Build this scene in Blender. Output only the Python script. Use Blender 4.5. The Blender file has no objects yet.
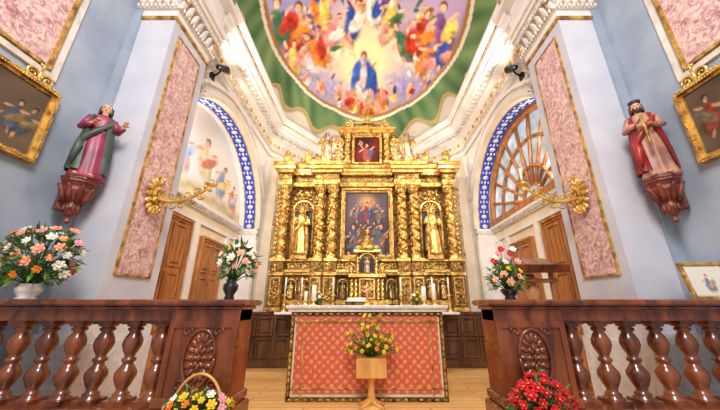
import bpy, math, random
import numpy as np
from mathutils import Vector, Matrix
random.seed(7)
H=1.085
pi=math.pi
def L(c): return tuple((x/12.92 if x<=.04045 else ((x+.055)/1.055)**2.4) for x in c)
# ---------------------------------------------------------------- materials
MATS={}
def mat(name,c,rough=.5,metal=0,c2=None,scale=6,bump=0,bscale=None,coat=0,emit=0,kind='noise',stretch=(1,1,1),lo=.35,hi=.65):
    if name in MATS: return MATS[name]
    m=bpy.data.materials.new(name); m.use_nodes=True
    nt=m.node_tree; N=nt.nodes; b=N['Principled BSDF']
    b.inputs['Roughness'].default_value=rough; b.inputs['Metallic'].default_value=metal
    b.inputs['Coat Weight'].default_value=coat
    b.inputs['Base Color'].default_value=(*L(c),1)
    if c2 is None: c2=tuple(min(1,x*.9) for x in c)
    tc=N.new('ShaderNodeTexCoord'); mp=N.new('ShaderNodeMapping'); mp.inputs['Scale'].default_value=stretch
    nt.links.new(tc.outputs['Object'],mp.inputs['Vector'])
    t=N.new('ShaderNodeTexNoise'); t.inputs['Scale'].default_value=scale; t.inputs['Detail'].default_value=6
    if kind=='marble':
        t.inputs['Detail'].default_value=8; t.inputs['Distortion'].default_value=1.6; t.inputs['Roughness'].default_value=.75
    elif kind=='wood': t.inputs['Distortion'].default_value=.6
    fac=t.outputs['Fac']
    nt.links.new(mp.outputs['Vector'],t.inputs['Vector'])
    r=N.new('ShaderNodeValToRGB'); r.color_ramp.elements[0].position=lo; r.color_ramp.elements[1].position=hi
    r.color_ramp.elements[0].color=(*L(c2),1); r.color_ramp.elements[1].color=(*L(c),1)
    nt.links.new(fac,r.inputs['Fac']); nt.links.new(r.outputs['Color'],b.inputs['Base Color'])
    if emit:
        nt.links.new(r.outputs['Color'],b.inputs['Emission Color']); b.inputs['Emission Strength'].default_value=emit
    if bump:
        t2=N.new('ShaderNodeTexNoise'); t2.inputs['Scale'].default_value=bscale or scale*3; t2.inputs['Detail'].default_value=4
        nt.links.new(tc.outputs['Object'],t2.inputs['Vector'])
        bp=N.new('ShaderNodeBump'); bp.inputs['Strength'].default_value=bump; bp.inputs['Distance'].default_value=.02
        nt.links.new(t2.outputs['Fac'],bp.inputs['Height']); nt.links.new(bp.outputs['Normal'],b.inputs['Normal'])
    MATS[name]=m; return m
GOLD=mat('gold_leaf',(.93,.76,.42),.34,.55,(.54,.37,.12),12,.8,40)
GOLD2=mat('gold_dark',(.64,.46,.20),.42,.5,(.25,.15,.05),16,1.0,50)  # as retable backing, its darker tone paints in crevice shade
GOLDB=mat('gold_bright',(.98,.86,.54),.27,.6,(.80,.60,.26),8,.3,30)
LAV=mat('wall_lavender',(.81,.81,.85),.7,0,(.74,.75,.81),2.5,.08,20)
BLU=mat('wall_bluegrey',(.64,.68,.74),.7,0,(.55,.60,.67),2.5,.08,20)
WHT=mat('plaster_white',(.93,.91,.89),.65,0,(.87,.85,.835),3,.05,20)
CRM=mat('plaster_cream',(.93,.87,.77),.6,0,(.86,.80,.69),3,.05,20)
STC=mat('stucco_relief',(.89,.86,.82),.5,0,(.76,.72,.68),8,.2,30)
PINK=mat('pink_marble',(.92,.80,.78),.3,0,(.62,.38,.42),13,0,kind='marble',lo=.38,hi=.58,coat=.3)
WMAR=mat('white_marble',(.94,.93,.92),.25,0,(.78,.78,.80),5,0,kind='marble',coat=.3)
WOOD=mat('rail_walnut',(.54,.28,.15),.24,0,(.29,.12,.07),9,.1,40,coat=.6,kind='wood',stretch=(1,1,.25))
WOODL=mat('door_oak',(.77,.52,.30),.4,0,(.56,.34,.18),9,.1,40,kind='wood',stretch=(1.5,1.5,.2),coat=.2)
WOODD=mat('wainscot_dark',(.42,.27,.18),.35,0,(.26,.15,.10),9,.1,40,kind='wood',stretch=(1,1,.25),coat=.3)
WOODP=mat('pine_light',(.90,.70,.40),.4,0,(.78,.54,.27),8,0,kind='wood',stretch=(1,1,.3))
BLK=mat('black_metal',(.05,.05,.06),.4,.3)
DARK=mat('niche_dark',(.16,.14,.22),.6,0,(.08,.07,.12),5)  # on the flat altarpiece niches, recess shade put into the colour
CAND=mat('candle_wax',(.97,.95,.88),.5)
BLUE=mat('soffit_blue',(.16,.33,.80),.6,0,(.10,.24,.68),6)
LEAF=mat('leaf_green',(.22,.42,.16),.5,0,(.12,.28,.10),20)
LEAF2=mat('leaf_light',(.45,.60,.22),.5,0,(.30,.46,.14),20)
FP=mat('petal_peach',(.98,.72,.58),.5,0,(.95,.58,.45),20)
FW=mat('petal_white',(.98,.97,.92),.5)
FPK=mat('petal_pink',(.95,.65,.70),.5)
FY=mat('petal_yellow',(.98,.82,.15),.5)
FO=mat('petal_orange',(.95,.55,.12),.5)
FR=mat('petal_red',(.85,.06,.12),.5,0,(.65,.02,.06),20)
SKIN=mat('painted_skin',(.90,.68,.56),.45)
SKIND=mat('lips_paint',(.72,.34,.30),.45)
HAIR=mat('painted_hair',(.22,.13,.08),.5)
STON=mat('step_stone',(.72,.68,.64),.5,0,(.60,.57,.54),6)
WICK=mat('wicker',(.78,.58,.32),.6,0,(.55,.36,.16),40)

def attr_mat(name,rough=.6,spec=.5):
    m=bpy.data.materials.new(name); m.use_nodes=True; nt=m.node_tree; b=nt.nodes['Principled BSDF']
    a=nt.nodes.new('ShaderNodeAttribute'); a.attribute_name='Col'
    nt.links.new(a.outputs['Color'],b.inputs['Base Color']); b.inputs['Roughness'].default_value=rough
    b.inputs['Specular IOR Level'].default_value=spec
    return m
FRES=attr_mat('fresco_paint',.8,.2); OIL=attr_mat('oil_paint',.6,.12)

def cloth_mat():
    m=bpy.data.materials.new('red_brocade'); m.use_nodes=True; nt=m.node_tree; N=nt.nodes; b=N['Principled BSDF']
    tc=N.new('ShaderNodeTexCoord'); outs=[]
    for a in (45,-45):
        mp=N.new('ShaderNodeMapping'); mp.inputs['Rotation'].default_value=(0,math.radians(a),0)
        w=N.new('ShaderNodeTexWave'); w.inputs['Scale'].default_value=4.2; w.inputs['Distortion'].default_value=2.6; w.inputs['Detail Scale'].default_value=5
        nt.links.new(tc.outputs['Object'],mp.inputs['Vector']); nt.links.new(mp.outputs['Vector'],w.inputs['Vector']); outs.append(w.outputs['Fac'])
    mx=N.new('ShaderNodeMath'); mx.operation='MULTIPLY'; nt.links.new(outs[0],mx.inputs[0]); nt.links.new(outs[1],mx.inputs[1])
    r=N.new('ShaderNodeValToRGB'); e=r.color_ramp.elements
    e[0].position=.05; e[0].color=(*L((.78,.35,.26)),1); e[1].position=.8; e[1].color=(*L((.90,.58,.40)),1)
    nt.links.new(mx.outputs[0],r.inputs['Fac']); nt.links.new(r.outputs['Color'],b.inputs['Base Color'])
    b.inputs['Roughness'].default_value=.6
    return m
CLOTH=cloth_mat()
def floor_mat():
    m=bpy.data.materials.new('floor_planks'); m.use_nodes=True; nt=m.node_tree; N=nt.nodes; b=N['Principled BSDF']
    tc=N.new('ShaderNodeTexCoord'); br=N.new('ShaderNodeTexBrick')
    br.inputs['Scale'].default_value=1.0; br.inputs['Brick Width'].default_value=1.4; br.inputs['Row Height'].default_value=.13
    br.inputs['Mortar Size'].default_value=.004
    br.inputs['Color1'].default_value=(*L((1.0,.82,.54)),1); br.inputs['Color2'].default_value=(*L((.95,.72,.42)),1); br.inputs['Mortar'].default_value=(*L((.5,.3,.15)),1)
    nt.links.new(tc.outputs['Object'],br.inputs['Vector'])
    n=N.new('ShaderNodeTexNoise'); n.inputs['Scale'].default_value=5; mp=N.new('ShaderNodeMapping'); mp.inputs['Scale'].default_value=(1,10,1)
    nt.links.new(tc.outputs['Object'],mp.inputs['Vector']); nt.links.new(mp.outputs['Vector'],n.inputs['Vector'])
    mx=N.new('ShaderNodeMixRGB'); mx.blend_type='MULTIPLY'; mx.inputs['Fac'].default_value=.2
    nt.links.new(br.outputs['Color'],mx.inputs['Color1']); nt.links.new(n.outputs['Fac'],mx.inputs['Color2'])
    nt.links.new(mx.outputs['Color'],b.inputs['Base Color']); b.inputs['Roughness'].default_value=.3
    return m
FLOOR=floor_mat()

# ---------------------------------------------------------------- mesh builder
T=Matrix.Translation
def Rz(a): return Matrix.Rotation(a,4,'Z')
MIR=Matrix.Diagonal((-1,1,1,1))
class MB:
    def __init__(s,M=None):
        s.v=[];s.f=[];s.m=[];s.s=[];s.mats=[];s.M=M or Matrix.Identity(4)
    def mi(s,m):
        if m not in s.mats: s.mats.append(m)
        return s.mats.index(m)
    def add(s,vs,fs,m,smooth=False):
        o=len(s.v); M=s.M; s.v+= [M@Vector(p) for p in vs]
        flip=M.determinant()<0; i=s.mi(m)
        for f in fs:
            f=tuple(o+k for k in f)
            s.f.append(f[::-1] if flip else f); s.m.append(i); s.s.append(smooth)
    def box(s,x0,x1,y0,y1,z0,z1,m):
        vs=[(x,y,z) for z in(z0,z1) for y in(y0,y1) for x in(x0,x1)]
        s.add(vs,[(0,2,3,1),(4,5,7,6),(0,1,5,4),(2,6,7,3),(0,4,6,2),(1,3,7,5)],m)
    def bbox(s,x0,x1,y0,y1,z0,z1,m,b=.01):
        vs=[];
        for (z,i) in((z0,b),(z0+b,0),(z1-b,0),(z1,b)):
            vs+=[(x0+i,y0+i,z),(x1-i,y0+i,z),(x1-i,y1-i,z),(x0+i,y1-i,z)]
        fs=[(3,2,1,0),(12,13,14,15)]
        for k in range(3):
            for j in range(4):
                a=k*4+j; c=k*4+(j+1)%4; fs.append((a,c,c+4,a+4))
        s.add(vs,fs,m)
    def loft(s,rings,m,smooth=True,cap=True,closed=True):
        n=len(rings[0]); vs=[p for r in rings for p in r]; fs=[]
        for k in range(len(rings)-1):
            for j in range(n if closed else n-1):
                a=k*n+j;b=k*n+(j+1)%n; fs.append((a,b,b+n,a+n))
        if cap: fs.append(tuple(range(n))[::-1]); fs.append(tuple(range((len(rings)-1)*n,len(rings)*n)))
        s.add(vs,fs,m,smooth)
    def lathe(s,prof,c,m,seg=16,sx=1,sy=1,smooth=True):
        rings=[[(c[0]+sx*r*math.cos(2*pi*j/seg),c[1]+sy*r*math.sin(2*pi*j/seg),c[2]+z) for j in range(seg)] for r,z in prof]
        s.loft(rings,m,smooth)
    def ell(s,c,r,m,seg=8,rings=5,R=None):
        if not hasattr(r,'__len__'): r=(r,r,r)
        vs=[];fs=[]; c=Vector(c)
        for i in range(rings+1):
            t=pi*i/rings
            for j in range(seg):
                a=2*pi*j/seg; p=Vector((r[0]*math.sin(t)*math.cos(a),r[1]*math.sin(t)*math.sin(a),-r[2]*math.cos(t)))
                if R is not None: p=R@p
                vs.append(c+p)
        for i in range(rings):
            for j in range(seg):
                a=i*seg+j;b=i*seg+(j+1)%seg; fs.append((a,b,b+seg,a+seg))
        s.add(vs,fs,m,True)
    def tube(s,pts,rad,m,seg=8,flat=1):
        pts=[Vector(p) for p in pts]; n=len(pts)
        if not hasattr(rad,'__len__'): rad=[rad]*n
        rings=[]; up=None
        for i,p in enumerate(pts):
            d=(pts[min(i+1,n-1)]-pts[max(i-1,0)]).normalized()
            if up is None:
                up=Vector((0,0,1)) if abs(d.z)<.9 else Vector((0,1,0))
            x=d.cross(up)
            if x.length<1e-4: x=d.cross(Vector((1,0,0)))
            x.normalize(); y=x.cross(d).normalized(); up=y
            rings.append([p+(x*math.cos(2*pi*j/seg)+y*math.sin(2*pi*j/seg)*flat)*rad[i] for j in range(seg)])
        s.loft(rings,m)
    def frame(s,x0,x1,z0,z1,t,y0,y1,m,steps=2):
        for k in range(steps):
            a=t*k/steps; b=t*(k+1)/steps
            yy=y0+(y1-y0)*.35*k
            s.box(x0+a,x1-a,yy,y1,z1-b,z1-a,m); s.box(x0+a,x1-a,yy,y1,z0+a,z0+b,m)
            s.box(x0+a,x0+b,yy,y1,z0+b,z1-b,m); s.box(x1-b,x1-a,yy,y1,z0+b,z1-b,m)
    def scroll(s,c,r,m,turns=1.5,th=.02,ax=(1,0,0),az=(0,0,1),dir=1,seg=6,start=0):
        c=Vector(c);ax=Vector(ax);az=Vector(az);pts=[];rad=[];n=int(18*turns)
        for i in range(n+1):
            t=i/n; a=start+dir*2*pi*turns*t; rr=r*(1-.85*t)
            pts.append(c+ax*rr*math.cos(a)+az*rr*math.sin(a)); rad.append(th*(1-.5*t))
        s.tube(pts,rad,m,seg)
    def build(s,name,parent=None,origin=None):
        me=bpy.data.meshes.new(name); V=s.v
        lo=[min(p[k] for p in V) for k in range(3)]; hi=[max(p[k] for p in V) for k in range(3)]
        o=Vector(((lo[0]+hi[0])/2,(lo[1]+hi[1])/2,lo[2]))
        if origin is not None: o=Vector(origin)
        me.from_pydata([tuple(p-o) for p in V],[],s.f)
        for m in s.mats: me.materials.append(m)
        me.polygons.foreach_set('material_index',s.m); me.polygons.foreach_set('use_smooth',s.s); me.update()
        ob=bpy.data.objects.new(name,me); bpy.context.collection.objects.link(ob); ob.location=o
        if parent:
            ob.parent=parent; ob.matrix_parent_inverse=T(-parent.location)
        return ob

# ---------------------------------------------------------------- painting helpers
def nz(U,V,seed,f=6,n=18):
    r=np.random.RandomState(seed); o=np.zeros_like(U)
    for i in range(n):
        k=f*(1+3*r.rand()**2); a=r.rand()*2*pi; o+=np.sin(k*(U*np.cos(a)+V*np.sin(a))+r.rand()*6.28)/ (k/f)
    return o/(n**.5)
def paint(U,V,base,blobs,seed=1,warp=.012,shade=.3,wf=25):
    C=base.copy()
    Uw=U+warp*nz(U,V,seed,wf); Vw=V+warp*nz(U,V,seed+1,wf)
    fold=nz(U*1.0,V*1.0,seed+2,wf*2)
    for (cu,cv,ru,rv,a,col,soft) in blobs:
        du=Uw-cu;dv=Vw-cv;ca,sa=math.cos(a),math.sin(a)
        x=(du*ca+dv*sa)/ru; y=(-du*sa+dv*ca)/rv
        d=np.sqrt(x*x+y*y); m=np.clip((1-d)/soft,0,1)[...,None]
        sh=np.clip(1+shade*(fold+(-.5*x-.35*y)),.25,1.6)[...,None]
        c=np.array(L(col)); C=C*(1-m)+c*sh*m
    return C
def fig(B,cu,cv,s,c1,c2,a=0,up=1,skin=(.93,.72,.56),hair=(.45,.28,.14),asp=1):
    ca,sa=math.cos(a),math.sin(a)
    def P(x,y): y*=up; return cu+(x*ca-y*sa)*s*asp, cv+(x*sa+y*ca)*s
    def e(x,y,rx,ry,r,c,so=.35):
        p=P(x,y); B.append((p[0],p[1],rx*s*asp,ry*s,a+r*up,c,so))
    dk=tuple(k*.55 for k in c1)
    e(.05,-.45,.5,.62,.2,dk,.6); e(0,-.4,.42,.6,.15,c1); e(.22,-.15,.3,.55,-.6,c2); e(-.1,.15,.26,.34,0,c1)
    e(-.42,.12,.32,.08,.6,skin); e(.4,.3,.3,.075,.7,skin); e(.1,-.95,.1,.22,.3,skin)
    e(0,.62,.17,.2,0,hair); e(-.01,.56,.125,.16,0,skin)
def grid_obj(name,P,C,mt,parent=None,closed=False):
    nu,nv=P.shape[:2]; me=bpy.data.meshes.new(name); V=P.reshape(-1,3); o=V.mean(0)
    idx=np.arange(nu*nv).reshape(nu,nv); F=[]
    rng=nu if closed else nu-1
    for i in range(rng):
        i2=(i+1)%nu
        for j in range(nv-1): F.append((int(idx[i,j]),int(idx[i2,j]),int(idx[i2,j+1]),int(idx[i,j+1])))
    me.from_pydata((V-o).tolist(),[],F)
    ca=me.color_attributes.new('Col','FLOAT_COLOR','POINT')
    cc=np.ones((nu*nv,4),dtype=np.float32); cc[:,:3]=np.clip(C.reshape(-1,3),0,1); ca.data.foreach_set('color',cc.ravel())
    me.materials.append(mt); me.polygons.foreach_set('use_smooth',[True]*len(F)); me.update()
    ob=bpy.data.objects.new(name,me); bpy.context.collection.objects.link(ob); ob.location=Vector(o.tolist())
    if parent: ob.parent=parent; ob.matrix_parent_inverse=T(-parent.location)
    return ob
def panel(name,M,x0,x1,z0,z1,y,fn,mt,parent,n=110):
    U,V=np.meshgrid(np.linspace(0,1,n),np.linspace(0,1,n),indexing='ij')
    X=x0+(x1-x0)*U; Z=z0+(z1-z0)*V; Mn=np.array(M)
    P=np.stack([X,np.full_like(X,y),Z,np.ones_like(X)],-1)@Mn.T
    return grid_obj(name,P[...,:3],fn(U,V),mt,parent)
def const(U,c): return np.ones(U.shape+(3,))*np.array(L(c))
def mix(a,b,m): m=np.clip(m,0,1)[...,None]; return a*(1-m)+b*m

# ---------------------------------------------------------------- shell
mb=MB(); mb.box(-3.3,3.3,-3,8.3,-.1,0,FLOOR); mb.build('floor')
R=T((0,0,H))
Z0=-H
AY,AZ,AR=4.63,1.6,1.68
XN=-2.86
def side(sgn):
    S=R if sgn<0 else MIR@R
    nm='left' if sgn<0 else 'right'
    mb=MB(S); mb.box(-3.05,-2.79,-3,2.6,Z0,5.2,BLU)
    mb.build('wall_'+nm)
    mb=MB(S); mb.box(-3.05,-2.3,2.6,3.3,Z0,4.4,LAV)
    mb.box(-2.34,-2.27,2.57,3.33,Z0,-.05,WMAR)
    mb.box(-2.79,-2.70,2.565,2.6,Z0,4.4,BLU)
    x0,x1,y0,y1=-2.77,-2.255,2.555,3.345
    mb.box(x0,x1,y0,y1,Z0,-.3,WMAR); mb.box(x0+.02,x1-.02,y0+.02,y1-.02,-.3,-.22,WMAR)
    mb.box(x0+.02,x1-.02,y0+.02,y1-.02,3.24,3.28,GOLD); mb.box(x0+.03,x1-.03,y0+.03,y1-.03,3.28,3.38,WHT)
    for k,(d,a,b) in enumerate(((.0,3.38,3.44),(.05,3.62,3.70),(.09,3.70,3.76),(.13,3.76,3.86),(.04,3.86,4.3),(.2,4.3,4.4))):
        mb.box(x0-d,x1+d,y0-d,y1+d,a,b,WHT)
    for k in range(16):
        y=2.57+.76*k/15; mb.ell((x1+.015,y,3.41),(.02,.018,.03),STC,8,5)
        mb.box(x1+.0,x1+.06,y-.014,y+.014,3.64,3.69,STC)
    for k in range(10):
        x=-2.74+.46*k/9; mb.ell((x,y0-.015,3.41),(.018,.02,.03),STC,8,5); mb.box(x-.014,x+.014,y0-.06,y0,3.64,3.69,STC)
    for k in range(7):
        y=2.62+.66*k/6
        mb.tube([(-2.285,y,3.44),(-2.255,y,3.50),(-2.235,y,3.56),(-2.205,y,3.59)],[.045,.05,.04,.018],STC,8,.4)
    for k in range(5):
        x=-2.72+.38*k/4
        mb.tube([(x,2.585,3.44),(x,2.56,3.50),(x,2.54,3.56),(x,2.51,3.59)],[.04,.045,.035,.016],STC,8,1)
    for y in (2.6,3.3): mb.scroll((-2.22,y,3.57),.06,GOLD,1.5,.018,(0,1,0))
    mb.box(-2.30,-2.288,2.72,3.14,.28,3.08,PINK)
    mb.M=S@T((-2.3,0,0))@Rz(pi/2); mb.frame(2.70,3.16,.26,3.10,.018,-.02,0,GOLD,1)
    mb.M=S
    mb.build('wall_pier_'+nm)
    mb=MB(S@T((-2.79,0,0))@Rz(pi/2))
    mb.box(1.0,2.0,-.012,0,1.97,3.9,PINK); mb.frame(.97,2.03,1.94,3.93,.03,-.03,0,GOLD,1); mb.frame(.90,2.10,1.87,4.0,.05,-.025,0,STC,1)
    mb.build('trim_marble_panel')
    mb=MB(S); top=4.5; n=48; arc=[(AY-AR*math.cos(pi*i/n),AZ+AR*math.sin(pi*i/n)) for i in range(n+1)]
    for i in range(n):
        (ya,za),(yb,zb)=arc[i],arc[i+1]
        mb.add([(-2.45,ya,za),(-2.45,yb,zb),(-2.45,yb,top),(-2.45,ya,top)],[(0,1,2,3)],WHT)
        for xa,xb,m in ((-2.45,-2.50,CRM),(-2.50,-2.52,GOLD),(-2.52,-2.74,BLUE),(-2.74,-2.76,GOLD),(-2.76,XN,WHT)):
            mb.add([(xa,ya,za),(xa,yb,zb),(xb,yb,zb),(xb,ya,za)],[(0,1,2,3)],m)
        for r0,r1,d,m in ((0,.06,.05,CRM),(.06,.2,.03,WHT),(.2,.26,.07,WHT)):
            def q(a,r): return (AY-(AR+r)*math.cos(a),AZ+(AR+r)*math.sin(a))
            a0,a1=pi*i/n,pi*(i+1)/n; A,B,C,D=q(a0,r0),q(a1,r0),q(a1,r1),q(a0,r1); x=-2.45+d
            if max(B[0],C[0])>6.44: continue
            mb.add([(x,*A),(x,*B),(x,*C),(x,*D),(-2.45,*A),(-2.45,*B),(-2.45,*C),(-2.45,*D)],[(0,1,2,3),(0,4,5,1),(3,2,6,7)],m)
    y1=AY+AR
    mb.box(-2.95,-2.45,y1,6.5,Z0,AZ,WHT); mb.box(-2.47,-2.45,y1,6.5,AZ,top,WHT)
    mb.box(-2.88,-2.42,y1-.02,6.42,AZ-.12,AZ-.04,STC)
    mb.box(-2.47,-2.42,y1+.02,6.44,.1,AZ-.25,CRM)
    for i in range(16,n):
        a=pi*(i+.5)/n
        y=AY-(AR-.004)*math.cos(a); z=AZ+(AR-.004)*math.sin(a)
        Rm=Matrix.Rotation(-(a-pi/2),3,'X')
        if i%2: 
            mb.ell((-2.63,y,z),(.06,.05,.010),WHT,10,4,Rm)
        else:
            mb.ell((-2.63,y,z),(.022,.045,.008),WHT,8,4,Rm)
            for dx in(-.07,.07): mb.ell((-2.63+dx,y,z),(.018,.03,.008),WHT,6,4,Rm)
    mb.box(XN-.15,XN,2.9,6.5,Z0,top,CRM)
    mb.box(XN,-2.46,2.9,2.96,Z0,AZ,WHT)
    for d,a,b,m in ((.05,1.30,1.36,WHT),(.02,1.36,1.5,CRM),(.07,1.5,1.56,WHT),(.12,1.56,1.64,WHT)): mb.box(XN,XN+d,3.0,y1,a,b,m)
    for y in (4.72,5.82,6.18): mb.box(XN,XN+.05,y-.06,y+.06,Z0,1.30,WHT)
    for k in range(40): mb.box(XN+.07,XN+.11,3.03+.08*k,3.07+.08*k,1.52,1.56,STC)
    mb.build('wall_chancel_'+nm)
    for (a,b,tz) in ((3.66,4.55,1.27),(4.9,5.68,1.12)):
        mb=MB(S@T((XN,0,0))@Rz(pi/2))
        mb.frame(a,b,Z0,tz,.07,-.08,0,WOODL,2)
        mb.box(a+.05,b-.05,-.03,0,Z0,tz-.03,WOODL)
        w=(b-a-.14); 
        for cx in (a+.07,a+.07+w/2):
            for (z0,z1) in ((Z0+.12,-.3),(-.22,.45),(.53,tz-.11)):
                mb.frame(cx+.03,cx+w/2-.03,z0,z1,.03,-.055,-.03,WOODL,1); mb.box(cx+.08,cx+w/2-.08,-.05,-.03,z0+.06,z1-.06,WOODL)
        mb.ell((a+.12,-.08,-.05),.025,GOLDB)
        mb.build('door_%d'%(1+(sgn>0)*2+(a>4.8)))
    return S
SL=side(-1); SR=side(1)

path=[(-2.45,3.3),(-2.45,6.46),(-1.3,8.06),(1.3,8.06),(2.45,6.46),(2.45,3.3)]
def offs(path,d):
    out=[]
    for i,p in enumerate(path):
        ns=[]
        for a,b in ((i-1,i),(i,i+1)):
            if a<0 or b>=len(path): continue
            v=Vector(path[b])-Vector(path[a]); v.normalize(); ns.append(Vector((v.y,-v.x)))
        n=sum(ns,Vector((0,0))).normalized(); k=d/n.dot(ns[0]); out.append((p[0]+n.x*k,p[1]+n.y*k))
    return out
mb=MB(R)
prof=[(0,3.5,WHT),(.06,3.5,WHT),(.06,3.6,STC),(.1,3.63,GOLD),(.1,3.65,WHT),(.04,3.7,CRM),(.04,3.95,WHT),(.12,4.0,STC),(.12,4.08,WHT),(.26,4.14,WHT),(.26,4.2,WHT),(.32,4.24,WHT),(.32,4.33,GOLD),(.335,4.355,WHT),(.4,4.44,WHT),(.4,4.5,WHT),(0,4.5,WHT)]
for (d0,z0,m),(d1,z1,_) in zip(prof,prof[1:]):
    A=offs(path,d0);B=offs(path,d1)
    for i in range(len(path)-1):
        mb.add([(*A[i],z0),(*A[i+1],z0),(*B[i+1],z1),(*B[i],z1)],[(0,1,2,3)],m)
for i in range(len(path)-1):
    A=Vector(offs(path,.12)[i]);B=Vector(offs(path,.12)[i+1]);d=(B-A);n=int(d.length/.13);d.normalize();w=Vector((d.y,-d.x))
    A2=Vector(offs(path,.045)[i])
    for k in range(n):
        p=A+d*(.065+.13*k)
        c=[p-d*.03,p+d*.03,p+d*.03+w*.09,p-d*.03+w*.09]
        mb.add([(q.x,q.y,z) for z in (4.07,4.14) for q in c],[(0,1,2,3),(0,1,5,4),(1,2,6,5),(2,3,7,6),(3,0,4,7)],STC)
        if k%2==0:   # frieze relief
            q=A2+d*(.13+.13*k); mb.scroll((q.x,q.y,3.83),.07,STC,1.4,.014,(d.x,d.y,0),dir=1 if k%4 else -1)
            mb.ell((q.x+d.x*.11,q.y+d.y*.11,3.83),(.03,.03,.05),GOLD,6,4)
mb.build('trim_cornice')
mb=MB(R)
for i in (1,2,3):
    a,b=path[i],path[i+1]; mb.add([(*a,Z0),(*b,Z0),(*b,4.5),(*a,4.5)],[(0,1,2,3)],WHT)
for sx in (-1,1):
    for t in (.12,.88):
        p=Vector((sx*(2.45-1.15*t),6.46+1.6*t)); mb.box(p.x-.12,p.x+.12,p.y-.12,p.y+.05,Z0,3.5,CRM)
mb.build('wall_apse')

# dome
na,nr=460,150
phi=np.linspace(0,2*pi,na,endpoint=False); s=np.sin(np.linspace(0,1,nr)*pi/2)
PH,SS=np.meshgrid(phi,s,indexing='ij')
c_,s_=np.abs(np.cos(PH))+1e-9,np.abs(np.sin(PH))+1e-9
RP=np.minimum(np.minimum(2.45/c_,3.36/s_),3.017/(.812*c_+.584*s_))
RE=1/np.sqrt((c_/2.47)**2+(s_/3.4)**2)
rr=SS*(RP*SS**3+np.minimum(RP,RE)*(1-SS**3))
X=rr*np.cos(PH);Yd=rr*np.sin(PH);Zd=H+4.48+1.6*np.sqrt(np.clip(1-SS**2,0,1))
P=np.stack([X,Yd+4.7,Zd],-1)
u=X/2.0; w=Yd/2.78; e=np.sqrt(u*u+w*w)
cloud=nz(u,w,3,4); cl2=nz(u,w,9,9)
base=mix(const(u,(.52,.57,.82)),const(u,(.86,.70,.76)),.5+.5*cloud)
base=mix(base,const(u,(.94,.82,.70)),.6*cl2-.05)
g=np.exp(-((u+.02)**2/.17+(w-.50)**2/.20)); base=mix(base,const(u,(1,.94,.72)),g*1.3)
base=mix(base,const(u,(.50,.38,.56)),np.clip((e-.70)*2.2,0,.75)*(.6+.5*cl2))
B=[]
for (a,b,r1,r2,c) in ((-.55,.66,.38,.13,(.72,.66,.84)),(.5,.66,.38,.14,(.68,.62,.82)),(.60,.42,.34,.10,(.98,.89,.76)),(-.62,.42,.32,.10,(.98,.86,.78)),(0,.90,.42,.12,(.76,.52,.50)),(-.3,.36,.3,.06,(.99,.92,.78)),(.3,.22,.3,.06,(.97,.88,.78)),(-.55,.20,.4,.12,(.62,.50,.62)),(.55,.18,.42,.13,(.62,.46,.56))):
    B.append((a,b,r1,r2,.2,c,.8))
RED=(.74,.22,.16);ORG=(.90,.53,.22);YEL=(.94,.80,.40);GRN=(.28,.46,.32);BL=(.20,.34,.68);PUR=(.50,.32,.54);PK=(.90,.58,.54);WH=(.96,.93,.87);SK=(.93,.72,.54);BRN=(.50,.28,.18)
rd=random.Random(5)
for i in range(120):
    a=rd.uniform(-.95,.95); b=rd.uniform(-.25,.30)+.10*abs(a)
    if abs(a)<.25 and b>.12: continue
    if a*a+b*b>.93: continue
    B.append((a,b,rd.uniform(.03,.10),rd.uniform(.018,.045),rd.uniform(-1.3,1.3),rd.choice([RED,ORG,YEL,GRN,BL,PUR,PK,SK,SK,BRN,WH]),.4))
F=[(-.78,.02,.27,RED,ORG,.5),(-.52,-.05,.24,ORG,YEL,-.3),(-.86,.26,.20,YEL,PK,.3),(-.62,.26,.25,ORG,RED,-.5),(-.38,.12,.21,PK,WH,.6),(-.90,-.08,.22,GRN,RED,.2),
(-.16,.04,.23,BL,WH,.2),(.06,-.06,.21,WH,BL,-.2),(.28,.0,.23,YEL,GRN,.3),(.44,.22,.26,GRN,RED,-.7),(.62,.10,.26,RED,ORG,.2),(.82,.0,.25,PUR,YEL,-.3),(.74,.32,.22,ORG,PK,.5),(.90,.2,.18,BL,PK,.2),(.22,.16,.14,PK,SK,.4),(-.24,.22,.12,SK,PK,-.4)]
for a,b,c,d1,d2,r in F: fig(B,a,b,c,d1,d2,r,-1)
for i in range(46):
    a=rd.uniform(-.48,.42); b=rd.uniform(.78,.99)-.1*abs(a); c=rd.choice([RED,ORG,PK,SK,SK,WH,BRN,YEL])
    B.append((a,b,rd.uniform(.03,.085),rd.uniform(.02,.05),rd.uniform(-1,1),c,.4))
fig(B,-.26,.80,.17,PK,RED,.8,-1); fig(B,.18,.80,.17,ORG,PK,-.7,-1); fig(B,-.05,.90,.17,RED,ORG,.1,-1); fig(B,-.40,.72,.11,SK,PK,.5,-1); fig(B,.36,.72,.11,SK,BL,-.5,-1)
B.append((-.04,.58,.15,.28,0,(.97,.82,.55),.8))
fig(B,-.05,.58,.30,(.94,.84,.80),BL,.05,-1)
B.append((.05,.62,.10,.24,-.35,BL,.35)); B.append((-.15,.58,.06,.20,.4,(.25,.42,.78),.35)); B.append((-.04,.60,.045,.16,.1,(.95,.80,.80),.4))
fig(B,-.80,.52,.13,PK,WH,.5,-1); fig(B,.78,.56,.13,PK,BL,-.5,-1); fig(B,-.64,.62,.11,SK,ORG,-.3,-1); fig(B,.6,.66,.11,SK,RED,.3,-1)
for i in range(22):
    a=rd.uniform(0,2*pi); r=rd.uniform(.5,.85); B.append((r*math.cos(a),.25+.7*r*math.sin(a),.045,.025,a,rd.choice([(.93,.74,.6),PK,WH,PUR]),.5))
C=paint(u,w,base,B,5,.010,.42,22)
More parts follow.
